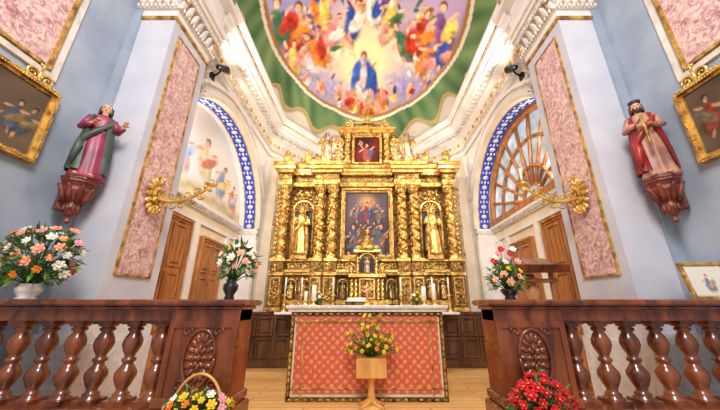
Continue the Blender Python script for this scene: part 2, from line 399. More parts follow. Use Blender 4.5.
drape=mix(const(u,(.27,.42,.27)),const(u,(.52,.63,.42)),.5+.25*np.sin(PH*30+6*cloud+14*e)+.35*cl2)
drape=mix(drape,const(u,(.80,.66,.42)),(np.abs(e-1.22-.045*np.sin(PH*16))<.012).astype(float))
drape=mix(drape,const(u,(.88,.83,.76)),np.clip((e-1.23-.045*np.sin(PH*16))*40,0,1))
C=mix(C,drape,np.clip((e-1.0)*60,0,1))
C=mix(C,const(u,(.70,.50,.26)),(np.abs(e-1.0)<.014).astype(float)); C=mix(C,const(u,(.93,.90,.84)),(np.abs(e-1.03)<.014).astype(float))
grid_obj('ceiling',P,C,FRES,closed=True)

def mural(U,V):
    b=mix(const(U,(.80,.84,.90)),const(U,(.97,.93,.86)),.5+.5*nz(U,V,4,5))
    B=[(.5,.02,.8,.2,0,(.80,.74,.60),.5)]
    fig(B,.30,.42,.24,(.82,.62,.60),(.66,.72,.84),.1,1,asp=.6); fig(B,.5,.5,.27,(.90,.84,.72),(.78,.50,.40),0,1,asp=.6)
    fig(B,.70,.4,.24,(.56,.64,.80),(.9,.80,.55),-.2,1,asp=.6); fig(B,.86,.3,.2,(.84,.60,.44),(.8,.8,.85),0,1,asp=.6); fig(B,.16,.3,.2,(.84,.70,.5),(.7,.6,.6),0,1,asp=.6)
    return paint(U,V,b,B,8,.008,.2)
wl=bpy.data.objects['wall_chancel_left']
panel('mural_lunette',R@T((XN+.01,0,0))@Rz(pi/2),3.0,6.26,1.64,3.32,-.002,mural,FRES,wl,150)

PANE=mat('window_pane',(.84,.90,.98),.15,0,(.52,.58,.55),3.2,emit=.5,lo=.3,hi=.7)
mb=MB(MIR@R@T((XN,0,0))@Rz(pi/2))
n=32; zb=1.66; pts=[(AY+1.58*math.cos(pi*i/n),zb+1.58*math.sin(pi*i/n)) for i in range(n+1)]
mb.add([(AY,-.02,zb)]+[(a,-.02,b) for a,b in pts],[(0,i+1,i+2) for i in range(n)],PANE)
for r in (1.58,1.1,.6):
    mb.tube([(AY+r*math.cos(pi*i/n),-.05,zb+r*math.sin(pi*i/n)) for i in range(n+1)],.065 if r==1.58 else .035,WOODL,6)
for i in range(0,n+1,3):
    a=pi*i/n; mb.tube([(AY+.3*math.cos(a),-.05,zb+.3*math.sin(a)),(AY+1.58*math.cos(a),-.05,zb+1.58*math.sin(a))],.032,WOODL,6)
mb.box(AY-1.6,AY+1.6,-.13,0,zb-.04,zb+.07,WOODL)
mb.tube([(AY+.3*math.cos(pi*i/12),-.05,zb+.3*math.sin(pi*i/12)) for i in range(13)],.03,WOODL,6)
mb.build('window_1')

# ---------------------------------------------------------------- figures
def hand(mb,p,d,n,s,m):
    p=Vector(p);d=Vector(d).normalized();n=Vector(n);n=(n-d*n.dot(d)).normalized();x=d.cross(n)
    Rm=Matrix((x,n,d)).transposed()
    mb.ell(p+d*.03*s,(.024*s,.012*s,.034*s),m,8,6,Rm)
    for k,(o,l) in enumerate(((-.018,.036),(-.006,.042),(.006,.040),(.017,.032))):
        a=p+d*.055*s+x*o*s
        mb.tube([a,a+d*l*.5*s+n*.002*s,a+d*l*.85*s+n*.012*s,a+d*l*s+n*.02*s],[.0062*s,.006*s,.005*s,.0035*s],m,6)
    a=p+d*.015*s+x*(-.022)*s
    mb.tube([a,a+(-x*.018+d*.012+n*.006)*s,a+(-x*.024+d*.03+n*.012)*s],[.008*s,.007*s,.005*s],m,6)
def figure(mb,M,h,robe,mantle,skin=SKIN,hair=HAIR,lips=SKIND,arms=None,beard=False,trim=None,longhair=True,seed=0,crown=None):
    old=mb.M; mb.M=old@M@Matrix.Scale(h,4); rs=random.Random(seed); ph=[rs.uniform(0,6) for _ in range(4)]
    seg=40
    def ring(z,rx,ry,amp,cx=0,cy=0,k=9,tw=0):
        out=[]
        for j in range(seg):
            a=2*pi*j/seg; f=1+amp*(math.sin(k*a+ph[0]+tw)+.5*math.sin((k*2+1)*a+ph[1]))
            out.append((cx+rx*f*math.cos(a),cy+ry*f*math.sin(a),z))
        return out
    S=[(0.0,.150,.13,.09,.01,0),(.03,.153,.132,.09,.01,0),(.15,.138,.118,.08,.01,0),(.3,.13,.11,.065,.01,-.012),(.42,.125,.10,.05,.005,-.012),(.53,.115,.092,.035,0,0),(.60,.098,.078,.02,0,0),(.66,.106,.08,.015,0,0),(.73,.120,.081,.01,0,0),(.785,.123,.072,.01,0,0),(.81,.095,.06,0,0,0),(.828,.055,.045,0,0,0),(.84,.034,.034,0,0,0)]
    mb.loft([ring(z,rx,ry,am,cx,cy,9,z*2) for z,rx,ry,am,cx,cy in S],robe)
    mb.tube([(0,0,.82),(0,-.004,.85),(0,-.008,.885)],[.034,.029,.03],skin,10)
    mb.lathe([(.100,0),(.106,.008),(.106,.02),(.101,.028)],(0,0,.585),trim or mantle,24,1,.8)
    rings=[]
    for z,r,am in ((.80,.116,.01),(.74,.136,.03),(.62,.138,.05),(.48,.150,.07),(.34,.160,.08),(.2,.168,.09),(.08,.172,.1)):
        row=[]
        for j in range(31):
            t=j/30; a=-.32*pi+t*(1.62*pi)+(.5 if z<.6 else .15)*(.7-z)
            f=1+am*math.sin(11*a+ph[2]+z*3)
            row.append((r*f*math.cos(a),r*.84*f*math.sin(a)+.006,z))
        rings.append(row)
    mb.loft(rings,mantle,cap=False,closed=False)
    mb.loft([[(x*.96,y*.96,z) for x,y,z in r] for r in rings],mantle,cap=False,closed=False)
    mb.tube([(.125,-.03,.76),(.07,-.085,.68),(-.01,-.105,.58),(-.09,-.112,.47),(-.13,-.07,.38)],[.022,.026,.032,.036,.03],mantle,8)
    mb.tube([(-.12,-.09,.44),(-.11,-.12,.34),(-.125,-.115,.24),(-.12,-.11,.14)],[.03,.04,.035,.012],mantle,8)
    for x in (-.06,.065): mb.ell((x,-.14,.016),(.028,.055,.018),skin,8,5)
    hz=.925
    prof=[(-.068,.010,.014,-.018),(-.060,.024,.026,-.014),(-.045,.034,.038,-.009),(-.022,.041,.047,-.003),(0,.045,.053,0),(.022,.046,.055,.002),(.045,.041,.05,.004),(.06,.028,.036,.005),(.07,.008,.012,.005)]
    mb.loft([[(rx*math.cos(2*pi*j/16),cy+ry*math.sin(2*pi*j/16),hz+z) for j in range(16)] for z,rx,ry,cy in prof],skin)
    mb.tube([(0,-.052,hz+.012),(0,-.062,hz-.006),(0,-.066,hz-.017),(0,-.052,hz-.021)],[.004,.006,.008,.004],skin,6)
    for x in (-.017,.017):
        mb.ell((x,-.048,hz+.006),(.008,.005,.004),hair if hair is not skin else robe,6,4); mb.tube([(x-.009,-.05,hz+.017),(x+.009,-.05,hz+.017)],.0022,hair,5)
        mb.ell((x*2.7,.002,hz-.004),(.006,.011,.016),skin,6,4)
    mb.ell((0,-.049,hz-.034),(.012,.005,.004),lips,6,4)
    mb.ell((0,.014,hz+.020),(.051,.054,.058),hair,14,8)
    for k in range(9):
        a=pi*k/8; mb.tube([(.046*math.cos(a),.014+.04*math.sin(a),hz+.03),(.052*math.cos(a),.016+.05*math.sin(a),hz-.03),((.058)*math.cos(a),.02+.055*math.sin(a),hz-(.10 if longhair else .06))],[.018,.018,.010],hair,6)
    if beard:
        mb.ell((0,-.038,hz-.055),(.030,.022,.034),hair,8,6)
        for x in(-.03,.03): mb.ell((x,-.028,hz-.03),(.012,.02,.028),hair,6,5)
    if crown: mb.lathe([(.05,0),(.056,.012),(.06,.04),(.052,.042),(.048,.01)],(0,.008,hz+.05),crown,14)
    arms=arms or (((.10,-.02,.775),(.16,-.03,.62),(.08,-.14,.60)),((-.10,-.02,.775),(-.16,-.02,.63),(-.07,-.14,.66)))
    for (a,b,c) in arms:
        a,b,c=Vector(a),Vector(b),Vector(c); d=(c-b).normalized(); m2=b+(c-b)*.75
        mb.tube([a,a.lerp(b,.5),b,b.lerp(c,.4),m2],[.041,.040,.035,.034,.040],robe,12)
        mb.tube([b.lerp(c,.6),c],[.02,.014],skin,8)
        hand(mb,c-d*.008,d,Vector((0,0,1)) if abs(d.z)<.8 else Vector((0,-1,0)),1.0,skin)
    mb.M=old
BR=mat('bracket_brown',(.52,.24,.18),.4,0,(.34,.13,.10),12,.4,40)
def bracket(mb,M,k_=.80):
    old=mb.M; mb.M=old@M@Matrix.Scale(k_,4)
    prof=[(.012,-.50),(.03,-.48),(.022,-.44),(.05,-.40),(.07,-.33),(.058,-.28),(.09,-.22),(.125,-.14),(.115,-.10),(.14,-.06),(.155,-.05),(.155,-.03),(.165,-.02),(.165,0)]
    mb.lathe(prof,(0,0,0),BR,8,1,1,False)
    for k in range(8):
        a=2*pi*k/8; mb.tube([(.07*math.cos(a),.07*math.sin(a),-.27),(.105*math.cos(a),.105*math.sin(a),-.20),(.135*math.cos(a),.135*math.sin(a),-.12),(.16*math.cos(a),.16*math.sin(a),-.09)],[.02,.028,.024,.012],BR,6)
        mb.ell((.06*math.cos(a),.06*math.sin(a),-.34),(.018,.018,.05),BR)
    mb.box(-.10,.10,.08,.2,-.34,-.02,BR)
    mb.M=old
MAG=mat('robe_magenta',(.64,.24,.38),.4,0,(.46,.12,.25),6); GRNC=mat('mantle_green',(.34,.40,.36),.45,0,(.20,.26,.24),6)
REDC=mat('mantle_red',(.66,.19,.16),.4,0,(.46,.09,.10),6); GRYC=mat('robe_rosebrown',(.76,.56,.48),.45,0,(.54,.36,.32),6)
mb=MB(R)
figure(mb,T((-2.54,2.40,1.06))@Rz(math.radians(38)),.80,MAG,GRNC,arms=(((.10,-.02,.775),(.17,-.04,.64),(.21,-.14,.70)),((-.10,-.02,.775),(-.16,-.03,.62),(-.05,-.15,.66))),trim=GOLD,seed=2)
mb.build('saint_statue'); mb=MB(R); bracket(mb,T((-2.56,2.40,1.055))@Rz(math.radians(60))); mb.build('statue_wall_bracket')
mb=MB(R)
figure(mb,T((2.60,2.37,1.06))@Rz(math.radians(-38)),.80,GRYC,REDC,beard=True,trim=GOLD,seed=4,crown=HAIR)
mb.tube([(2.48,2.235,1.30),(2.47,2.235,1.62)],.012,GOLD,8)
mb.build('bearded_saint_statue'); mb=MB(R); bracket(mb,T((2.60,2.37,1.055))@Rz(math.radians(-60))); mb.build('statue_wall_bracket')

def darkpaint(seed):
    def fn(U,V):
        b=mix(const(U,(.22,.18,.14)),const(U,(.44,.37,.30)),.5+.5*nz(U,V,seed,5)); B=[]
        r=random.Random(seed)
        for k in range(9):
            fig(B,r.uniform(.1,.9),r.uniform(.25,.6),r.uniform(.26,.36),r.choice([(.50,.24,.18),(.30,.33,.40),(.42,.34,.22),(.45,.38,.28)]),r.choice([(.42,.36,.30),(.3,.2,.16),(.5,.42,.28)]),r.uniform(-.4,.4),1,(.66,.50,.38),(.2,.12,.08),.6)
        return paint(U,V,b,B,seed,.01,.35)
    return fn
for sg,S,seed in ((-1,SL,11),(1,SR,23)):
    M=S@T((-2.788,0,0))@Rz(pi/2)
    mb=MB(M); mb.frame(1.3,2.16,1.10,1.77,.055,-.06,0,GOLD,2); mb.box(1.32,2.14,-.02,0,1.12,1.75,DARK)
    for k in range(41): mb.ell((1.32+.82*k/40,-.062,1.745),.007,GOLDB,6,4); mb.ell((1.32+.82*k/40,-.062,1.125),.007,GOLDB,6,4)
    for k in range(28): mb.ell((1.325,-.062,1.13+.61*k/27),.007,GOLDB,6,4); mb.ell((2.135,-.062,1.13+.61*k/27),.007,GOLDB,6,4)
    cx=1.98
    mb.scroll((cx-.06,-.03,1.82),.05,GOLDB,1.5,.013); mb.scroll((cx+.06,-.03,1.82),.05,GOLDB,1.5,.013,dir=-1,start=pi)
    mb.ell((cx,-.03,1.83),(.025,.02,.05),GOLDB); mb.tube([(cx,-.03,1.88),(cx,-.03,1.96)],.008,GOLDB); mb.tube([(cx-.03,-.03,1.93),(cx+.03,-.03,1.93)],.008,GOLDB)
    for k in range(-5,6): mb.ell((cx+.03*k,-.03,1.78),(.014,.015,.02),GOLDB)
    fr=mb.build('framed_painting')
    panel('canvas',M,1.35,2.11,1.15,1.72,-.025,darkpaint(seed),OIL,fr,120)

def sconce(S):
    mb=MB(S@T((-2.285,2.90,1.10)))
    mb.ell((.02,0,0),(.03,.075,.15),GOLD,12,8)
    for k in range(14):
        a=2*pi*k/14; mb.ell((.035,.085*math.cos(a),.16*math.sin(a)),(.022,.028,.045),GOLDB,8,5,Matrix.Rotation(a-pi/2,3,'X'))
    for k in range(8):
        a=2*pi*k/8; mb.ell((.055,.04*math.cos(a),.07*math.sin(a)),(.03,.02,.035),GOLD,8,5)
    mb.scroll((.05,.0,.16),.055,GOLDB,1.4,.014,(1,0,0)); mb.scroll((.07,0,-.15),.055,GOLDB,1.4,.014,(1,0,0),dir=-1)
    pts=[];rad=[]
    for i in range(25):
        t=i/24; pts.append((.05+.56*t,0,-.02-.10*math.sin(t*pi*1.05)*(1-.2*t)+.10*t)); rad.append(.024*(1-.45*t))
    mb.tube(pts,rad,GOLDB,8)
    for i in range(2,23,2):
        p=Vector(pts[i]); sd=1 if i%4 else -1
        mb.scroll(p+Vector((0,0,.045*sd)),.040,GOLD,1.2,.009,(1,0,0),dir=sd); mb.ell(p+Vector((0,0,.02)),(.032,.018,.014),GOLD,6,4)
    e=Vector(pts[-1])
    mb.lathe([(.012,-.05),(.022,-.03),(.012,-.01),(.03,.01),(.058,.03),(.062,.04),(.03,.038),(.02,.05),(.024,.08),(.017,.082)],e,GOLDB,14)
    mb.lathe([(.013,.08),(.013,.22),(.004,.225)],e,CAND,10)
    mb.build('wall_sconce')
sconce(SL); sconce(SR)

for S in (SL,SR):
    mb=MB(S); mb.tube([(-2.43,3.7,3.42),(-2.36,3.7,3.46),(-2.30,3.68,3.52)],.015,BLK,6)
    mb.tube([(-2.32,3.60,3.50),(-2.30,3.66,3.54),(-2.27,3.76,3.60)],[.035,.05,.062],BLK,14)
    mb.box(-2.46,-2.43,3.64,3.76,3.36,3.48,BLK); mb.build('spotlight_fixture')
    mb=MB(S)
    mb.scroll((-2.41,3.47,3.0),.09,STC,1.6,.025,(0,1,0)); mb.scroll((-2.41,3.47,3.22),.10,STC,1.6,.03,(0,1,0),dir=-1); mb.scroll((-2.41,3.49,3.42),.08,STC,1.6,.025,(0,1,0))
    for k in range(9):
        z=2.9+.07*k; mb.tube([(-2.44,3.47,z),(-2.39,3.47+.06*math.cos(k*2.2),z+.04),(-2.34,3.47+.1*math.cos(k*2.2),z+.05)],[.02,.024,.006],STC,6)
    mb.build('trim_stucco_scroll')

# ---------------------------------------------------------------- communion rails
def rail(S):
    mb=MB(S)
    mb.bbox(-2.785,-.80,1.7,2.42,Z0,-.72,STON,.015)
    mb.build('altar_step')
    mb=MB(S); y=2.2
    mb.bbox(-2.785,-.81,y-.13,y+.13,-.72,-.60,WOOD,.012)
    mb.bbox(-2.785,-.80,y-.16,y+.15,-.005,.035,WOOD,.012)
    mb.bbox(-2.785,-.83,y-.13,y+.12,-.03,-.005,WOOD,.008)
    mb.box(-2.785,-.85,y-.10,y+.10,-.10,-.03,WOOD)
    mb.box(-1.30,-.85,y-.115,y+.115,-.6,-.03,WOOD)
    mb.bbox(-1.32,-.83,y-.135,y+.13,-.6,-.54,WOOD,.01)
    for xx in (-1.30,-.885): mb.box(xx,xx+.035,y-.128,y-.11,-.54,-.10,WOOD)
    mb.box(-1.265,-.885,y-.128,y-.11,-.14,-.10,WOOD)
    c=(-1.075,y-.118,-.32)
    pts=[(c[0]+.10*math.cos(a),c[1]-.005,c[2]+.17*math.sin(a)) for a in [2*pi*i/32 for i in range(33)]]
    mb.tube(pts,.010,WOOD,6)
    for k in range(16):
        a=2*pi*k/16; mb.ell((c[0]+.065*math.cos(a),c[1]+.004,c[2]+.12*math.sin(a)),(.018,.014,.030),WOOD,8,5,Matrix.Rotation(-a+pi/2,3,'Y'))
    for k in range(8):
        a=2*pi*k/8; mb.ell((c[0]+.03*math.cos(a),c[1],c[2]+.055*math.sin(a)),(.014,.014,.024),WOOD,8,5,Matrix.Rotation(-a+pi/2,3,'Y'))
    mb.ell(c,(.015,.022,.022),WOOD,10,6)
    for sx in(-1,1):
        for sz in(-1,1): mb.scroll((c[0]+sx*.10,c[1],c[2]+sz*.155),.035,WOOD,1.2,.010)
    prof=[(.060,0),(.060,.035),(.043,.04),(.048,.055),(.034,.065),(.030,.08),(.046,.11),(.062,.15),(.062,.18),(.046,.205),(.032,.225),(.028,.235),(.042,.245),(.042,.26),(.028,.27),(.032,.285),(.046,.31),(.058,.345),(.056,.375),(.040,.41),(.030,.425),(.046,.437),(.046,.45),(.034,.456),(.056,.462),(.056,.5)]
    x=-1.41
    while x>-2.75:
        mb.lathe(prof,(x,y,-.6),WOOD,20)
        mb.box(x-.065,x+.065,y-.065,y+.065,-.6,-.575,WOOD); mb.box(x-.062,x+.062,y-.062,y+.062,-.125,-.1,WOOD)
        x-=.195
    mb.build('communion_rail')
rail(SL); rail(SR)

# ---------------------------------------------------------------- flowers
def blossom(mb,p,d,s,m,mc,np_=6,dbl=False):
    d=Vector(d).normalized(); q=d.to_track_quat('Z','Y').to_matrix(); p=Vector(p)
    for lay in range(2 if dbl else 1):
        k0=np_-lay*2; tl=.45+.45*lay
        for k in range(k0):
            Rm=q@Matrix.Rotation(2*pi*k/k0+lay*.5,3,'Z')@Matrix.Rotation(-tl,3,'Y')
            mb.ell(p+Rm@Vector((s*(.5-.15*lay),0,0)),(s*(.5-.12*lay),s*.33,s*.09),m,6,4,Rm)
    mb.ell(p+d*s*.12,(s*.2,s*.2,s*.2),mc,6,4)
def leaf(mb,p,d,l,w,m):
    p=Vector(p);d=Vector(d).normalized(); x=d.cross(Vector((random.random()-.5,random.random()-.5,random.random()))).normalized(); n=x.cross(d)
    mb.add([p,p+d*l*.4+x*w+n*l*.06,p+d*l,p+d*l*.4-x*w+n*l*.06,p+d*l*.5-n*l*.05],[(0,1,4),(1,2,4),(2,3,4),(3,0,4)],m,False)
def bouquet(mb,base,cen,r,n,cols,fs,nl=70,stems=True,lf=(LEAF,LEAF2),ctr=None,dbl=True,low=-.3):
    base=Vector(base);cen=Vector(cen)
    for i in range(nl):
        while True:
            d=Vector((random.gauss(0,1),random.gauss(0,1),random.gauss(0,1))).normalized()
            if d.z>low-.2: break
        p=cen+Vector((d.x*r[0],d.y*r[1],d.z*r[2]))*random.uniform(.5,.95); leaf(mb,p,d+Vector((0,0,random.uniform(-.4,.4))),random.uniform(.8,1.6)*fs*1.6,fs*.4,random.choice(lf))
    for i in range(n):
        g=(i+.5)/n; z=1-(1-low)*g; a=i*2.39996
        d=Vector((math.sqrt(max(0,1-z*z))*math.cos(a),math.sqrt(max(0,1-z*z))*math.sin(a),z))
        p=cen+Vector((d.x*r[0],d.y*r[1],d.z*r[2]))*random.uniform(.8,1.05)
        c=random.choice(cols); blossom(mb,p,d+Vector((0,-.4,.1)),fs*random.uniform(.8,1.2),c,ctr or c,6,dbl)
        if stems: mb.tube([base,base.lerp(p,.5)+Vector((0,0,.02)),p],.004,LEAF,4)
POT=mat('dark_vase',(.12,.10,.12),.25,0,(.06,.05,.07),8,coat=.5); WVASE=mat('white_vase',(.92,.90,.88),.3)
mb=MB(R); c=(-2.45,2.2,.035)
mb.lathe([(.05,0),(.06,.01),(.045,.02),(.07,.05),(.075,.075),(.055,.10),(.06,.11),(.05,.11),(.045,.1)],c,WVASE,18)
bouquet(mb,(c[0],c[1],.13),(c[0]+.01,c[1]-.02,.33),(.26,.17,.25),60,[FP,FP,FP,FW,FW,FPK,FO],.040,260,low=-.6)
mb.build('peach_flower_bouquet')
mb=MB(R); c=(-.99,2.2,.035)
mb.lathe([(.03,0),(.035,.01),(.028,.03),(.05,.07),(.052,.10),(.032,.125),(.04,.14),(.034,.14),(.03,.12)],c,POT,18)
bouquet(mb,(c[0],c[1],.14),(c[0]+.03,c[1],.29),(.13,.11,.16),30,[FW,FW,FY,FPK,FW,FP],.032,140,low=-.5)
mb.build('white_flower_bouquet')
mb=MB(R); c=(1.03,2.2,.035)
mb.lathe([(.035,0),(.04,.01),(.032,.02),(.055,.05),(.062,.07),(.05,.075)],c,POT,18)
bouquet(mb,(c[0],c[1],.08),(c[0]-.01,c[1],.17),(.12,.10,.10),18,[FW,FPK,FW,FY,FP],.032,110,low=-.4)
for k in range(9): 
    p=(c[0]-.10+.022*k,c[1]-.03,.30+.03*(k%4)); mb.tube([(c[0],c[1],.1),p],.004,LEAF,4); blossom(mb,p,(0,-1,.5),.032,[FR,FW,FPK][k%3],FY,6,True)
mb.build('mixed_flower_bouquet')
mb=MB(R); c=(-.94,1.90,-.72)
for k in range(9): 
    t=k/8; r=.10+.045*t; mb.tube([(c[0]+r*1.1*math.cos(a),c[1]+r*.8*math.sin(a),c[2]+.012+.13*t) for a in [2*pi*i/24 for i in range(25)]],.010,WICK,6)
for k in range(24):
    a=2*pi*k/24; mb.tube([(c[0]+.11*math.cos(a),c[1]+.08*math.sin(a),c[2]),(c[0]+.16*math.cos(a),c[1]+.116*math.sin(a),c[2]+.15)],.006,WICK,5)
mb.lathe([(.10,0),(.10,.01)],c,WICK,16)
mb.tube([(c[0]+.145*math.cos(a),c[1]-.02,c[2]+.13+.22*math.sin(a)) for a in [pi*i/20 for i in range(21)]],.008,WOODP,6)
bouquet(mb,(c[0],c[1],c[2]+.1),(c[0],c[1]-.01,c[2]+.16),(.18,.11,.10),40,[FY,FY,FW,FO,FPK],.028,120,low=0)
mb.build('flower_basket')
mb=MB(R); c=(.98,1.90,-.72)
mb.lathe([(.07,0),(.075,.01),(.10,.13),(.11,.135),(.11,.155),(.095,.155)],c,mat('terracotta',(.72,.38,.24),.6),20)
bouquet(mb,(c[0],c[1],c[2]+.13),(c[0],c[1],c[2]+.19),(.17,.12,.14),44,[FR,FR,FR,mat('petal_crimson',(.72,.04,.14),.5)],.034,90,low=-.1,dbl=True,ctr=FY)
mb.build('red_potted_flowers')

# ---------------------------------------------------------------- main altar table
mb=MB(R); x0,x1=-.97,.97; yf,yb=4.02,4.85
LINEN=mat('linen_white',(.96,.95,.92),.7)
mb.box(x0,x1,yf+.02,yb,Z0,-.085,CRM)
mb.bbox(-1.01,1.01,yf-.05,yb+.03,-.085,-.055,WMAR,.006); mb.bbox(-1.03,1.03,yf-.07,yb+.05,-.055,-.012,WMAR,.01)
mb.box(-1.035,1.035,yf-.076,yb-.1,-.012,-.005,LINEN)
for k in range(70):
    x=-1.02+2.04*k/69; mb.ell((x,yf-.076,-.022),(.016,.003,.020),LINEN,6,4)
mb.box(-.90,.90,yf+.005,yf+.02,-1.0,-.14,CLOTH)
mb.frame(x0,x1,Z0,-.085,.045,yf-.015,yf+.02,GOLD2,2)
mb.box(x0+.05,x1-.05,yf-.005,yf+.02,-.20,-.185,GOLD)
for x in (-.80,.80): mb.box(x-.007,x+.007,yf-.004,yf+.02,-1.04,-.19,GOLD)
mb.box(-.92,.92,yf-.004,yf+.02,-.955,-.94,GOLD)
for i in range(60):
    x=-.90+1.8*i/59; mb.tube([(x,yf,-.185),(x,yf-.004,-.225)],.006,GOLD,4)
for i in range(21):
    for zz in (-1.06,-.11): mb.ell((-.92+1.84*i/20,yf-.02,zz),(.03,.008,.012),GOLD,6,4)
for i in range(13):
    for xx in (-.945,.945): mb.ell((xx,yf-.02,-1.0+.84*i/12),(.012,.008,.03),GOLD,6,4)
mb.build('altar_table')
def candle(x,y,z,h,cw=.02,stand=.05,name='altar_candle'):
    mb=MB(R); mb.lathe([(.045,0),(.048,.008),(.02,.02),(.014,stand),(.035,stand+.01),(.036,stand+.018),(cw,stand+.02)],(x,y,z),GOLDB,16)
    mb.lathe([(cw,stand+.018),(cw,stand+.018+h),(.004,stand+.022+h)],(x,y,z),CAND,14); mb.tube([(x,y,z+stand+h),(x,y,z+stand+h+.04)],.003,BLK,4)
    mb.build(name)
zt=-.0045
candle(-.73,4.2,zt,.20,.030); candle(.78,4.2,zt,.18,.032); candle(.93,4.25,zt,.22,.026); candle(-.86,4.3,zt,.12,.022)
mb=MB(R); mb.lathe([(.05,0),(.05,.01),(.02,.03),(.012,.08)],(0,4.12,zt),GOLDB,14); mb.tube([(0,4.12,.05),(0,4.12,.30)],.009,GOLDB,6); mb.tube([(-.07,4.12,.23),(.07,4.12,.23)],.009,GOLDB,6)
mb.tube([(0,4.105,.08),(0,4.102,.17),(0,4.105,.21)],[.01,.016,.014],SKIN,6); mb.tube([(-.06,4.107,.235),(0,4.105,.205),(.06,4.107,.235)],.006,SKIN,5); mb.ell((0,4.102,.235),.013,SKIN); mb.build('altar_crucifix')
mb=MB(R); mb.add([(-.28,4.2,.045),(-.02,4.2,.045),(-.02,4.42,.10),(-.28,4.42,.10)],[(0,1,2,3)],FW)
mb.add([(-.30,4.19,.03),(.0,4.19,.03),(.0,4.44,.09),(-.30,4.44,.09),(-.30,4.19,-.004),(.0,4.19,-.004),(.0,4.44,-.004),(-.30,4.44,-.004)],[(0,1,2,3),(0,4,5,1),(1,5,6,2),(3,7,4,0),(2,6,7,3)],GOLD2); mb.build('missal_stand')
mb=MB(R); mb.lathe([(.04,0),(.04,.015),(.01,.02)],(.34,4.15,zt),BLK,12); mb.tube([(.34,4.15,.01),(.34,4.12,.15),(.33,4.08,.22)],.005,BLK,6); mb.ell((.33,4.07,.235),(.014,.014,.025),BLK); mb.build('altar_microphone')
mb=MB(R); cx,cy=.05,3.80
for a in range(4):
    an=pi/4+a*pi/2; mb.tube([(cx,cy,Z0+.09),(cx+.10*math.cos(an),cy+.08*math.sin(an),Z0+.035),(cx+.2*math.cos(an),cy+.14*math.sin(an),Z0+.015)],[.03,.025,.015],WOODP,8)
mb.lathe([(.14,0),(.14,.02),(.05,.04)],(cx,cy,Z0),WOODP,16)
mb.lathe([(.045,.03),(.038,.06),(.048,.1),(.036,.16),(.036,.25),(.055,.29),(.10,.305),(.10,.31)],(cx,cy,Z0),WOODP,14)
mb.bbox(cx-.17,cx+.17,cy-.12,cy+.12,Z0+.31,Z0+.51,WOODP,.008)
bouquet(mb,(cx,cy,Z0+.5),(cx-.01,cy-.02,Z0+.58),(.32,.12,.13),34,[FY,FY,FO,FY,FY],.030,120,low=-.1)
for k in range(34):
    a=random.uniform(-.3,.3); z=random.uniform(.12,.46); p=Vector((cx+a*(.45 if z>.28 else 1),cy-.04+random.uniform(-.06,.04),Z0+.52+z)); mb.tube([(cx,cy,Z0+.5),p],.004,LEAF,4)
    blossom(mb,p,(random.uniform(-1,1),-1,.6),.030,random.choice([FY,FY,FO,FY]),FO)
    leaf(mb,p-Vector((0,0,.06)),(random.uniform(-1,1),-.3,.9),.10,.015,LEAF2)
mb.build('flower_stand')

# ---------------------------------------------------------------- retable
def spiral(mb,x,y,z0,z1,r,m,turns=5,vine=True):
    n=60; rings=[]
    for i in range(n+1):
        t=i/n; a=2*pi*turns*t; z=z0+(z1-z0)*t; rr=r*(1+.10*math.sin(a*2))*(1-.08*t)
        cx=x+.28*r*math.cos(a); cy=y+.28*r*math.sin(a)
        rings.append([(cx+rr*math.cos(2*pi*j/12),cy+rr*math.sin(2*pi*j/12),z) for j in range(12)])
    mb.loft(rings,m)
    if vine:
        mb.tube([(x+1.15*r*math.cos(-2*pi*turns*i/n+2),y+1.15*r*math.sin(-2*pi*turns*i/n+2),z0+(z1-z0)*i/n) for i in range(n+1)],r*.12,GOLDB,5)
        for i in range(1,n,1):
            a=2*pi*turns*i/n+1.5+(i%2)*.7; mb.ell((x+1.14*r*math.cos(a),y+1.14*r*math.sin(a),z0+(z1-z0)*i/n),(r*.19,r*.19,r*.27),GOLDB,6,4)
def capital(mb,x,y,z,r,h,m):
    mb.lathe([(r*.95,0),(r*1.1,h*.1),(r*.95,h*.2),(r*1.1,h*.6),(r*1.5,h*.9)],(x,y,z),m,12)
    for row in(0,1):
        for k in range(8):
            a=2*pi*(k+.5*row)/8; rr=r*(1.15+.2*row); mb.ell((x+rr*math.cos(a),y+rr*math.sin(a),z+h*(.35+.3*row)),(r*.28,r*.28,h*.22),m,6,4)
    for sx in(-1,1): mb.scroll((x+sx*r*1.15,y-r*1.1,z+h*.8),r*.4,GOLDB,1.3,r*.13,dir=sx)
    mb.box(x-r*1.6,x+r*1.6,y-r*1.6,y+r*1.6,z+h*.88,z+h,m)
def carve(mb,x0,x1,z0,z1,y,n,m,s=.03):
    w=x1-x0; h=z1-z0
    k=max(1,int(w/(h*1.1)))
    for i in range(k):
        cx=x0+w*(i+.5)/k; mb.scroll((cx,y,z0+h/2),min(h*.42,w/k*.45),m,1.3,s*.3,dir=1 if i%2 else -1,start=i,seg=5)
    for i in range(int(n*1.8)):
        a=random.uniform(x0,x1); b=random.uniform(z0,z1); rr=s*random.uniform(.35,.75)
        mb.ell((a,y,b),(rr,rr*.5,rr*random.uniform(.5,1.1)),random.choice([m,GOLDB]),6,4,Matrix.Rotation(random.uniform(-1,1),3,'Y'))
mb=MB(R); W=1.95
mb.box(-W,W,6.3,6.5,-.12,3.0,GOLD2)
mb.box(-W-.03,W+.03,6.1,6.4,-.12,-.02,GOLD2); mb.box(-W,W,6.18,6.4,-.02,.10,GOLD)
mb.box(-W,W,6.22,6.4,.10,.58,GOLD2); mb.box(-W-.03,W+.03,6.08,6.4,.58,.63,GOLD); mb.box(-W-.05,W+.05,6.04,6.4,.63,.68,GOLDB)
mb.box(-W,W,6.16,6.4,.68,.86,GOLD2); mb.box(-W-.02,W+.02,6.1,6.4,.86,.90,GOLD)
cols=[-1.82,-1.03,-.76,.76,1.03,1.82]
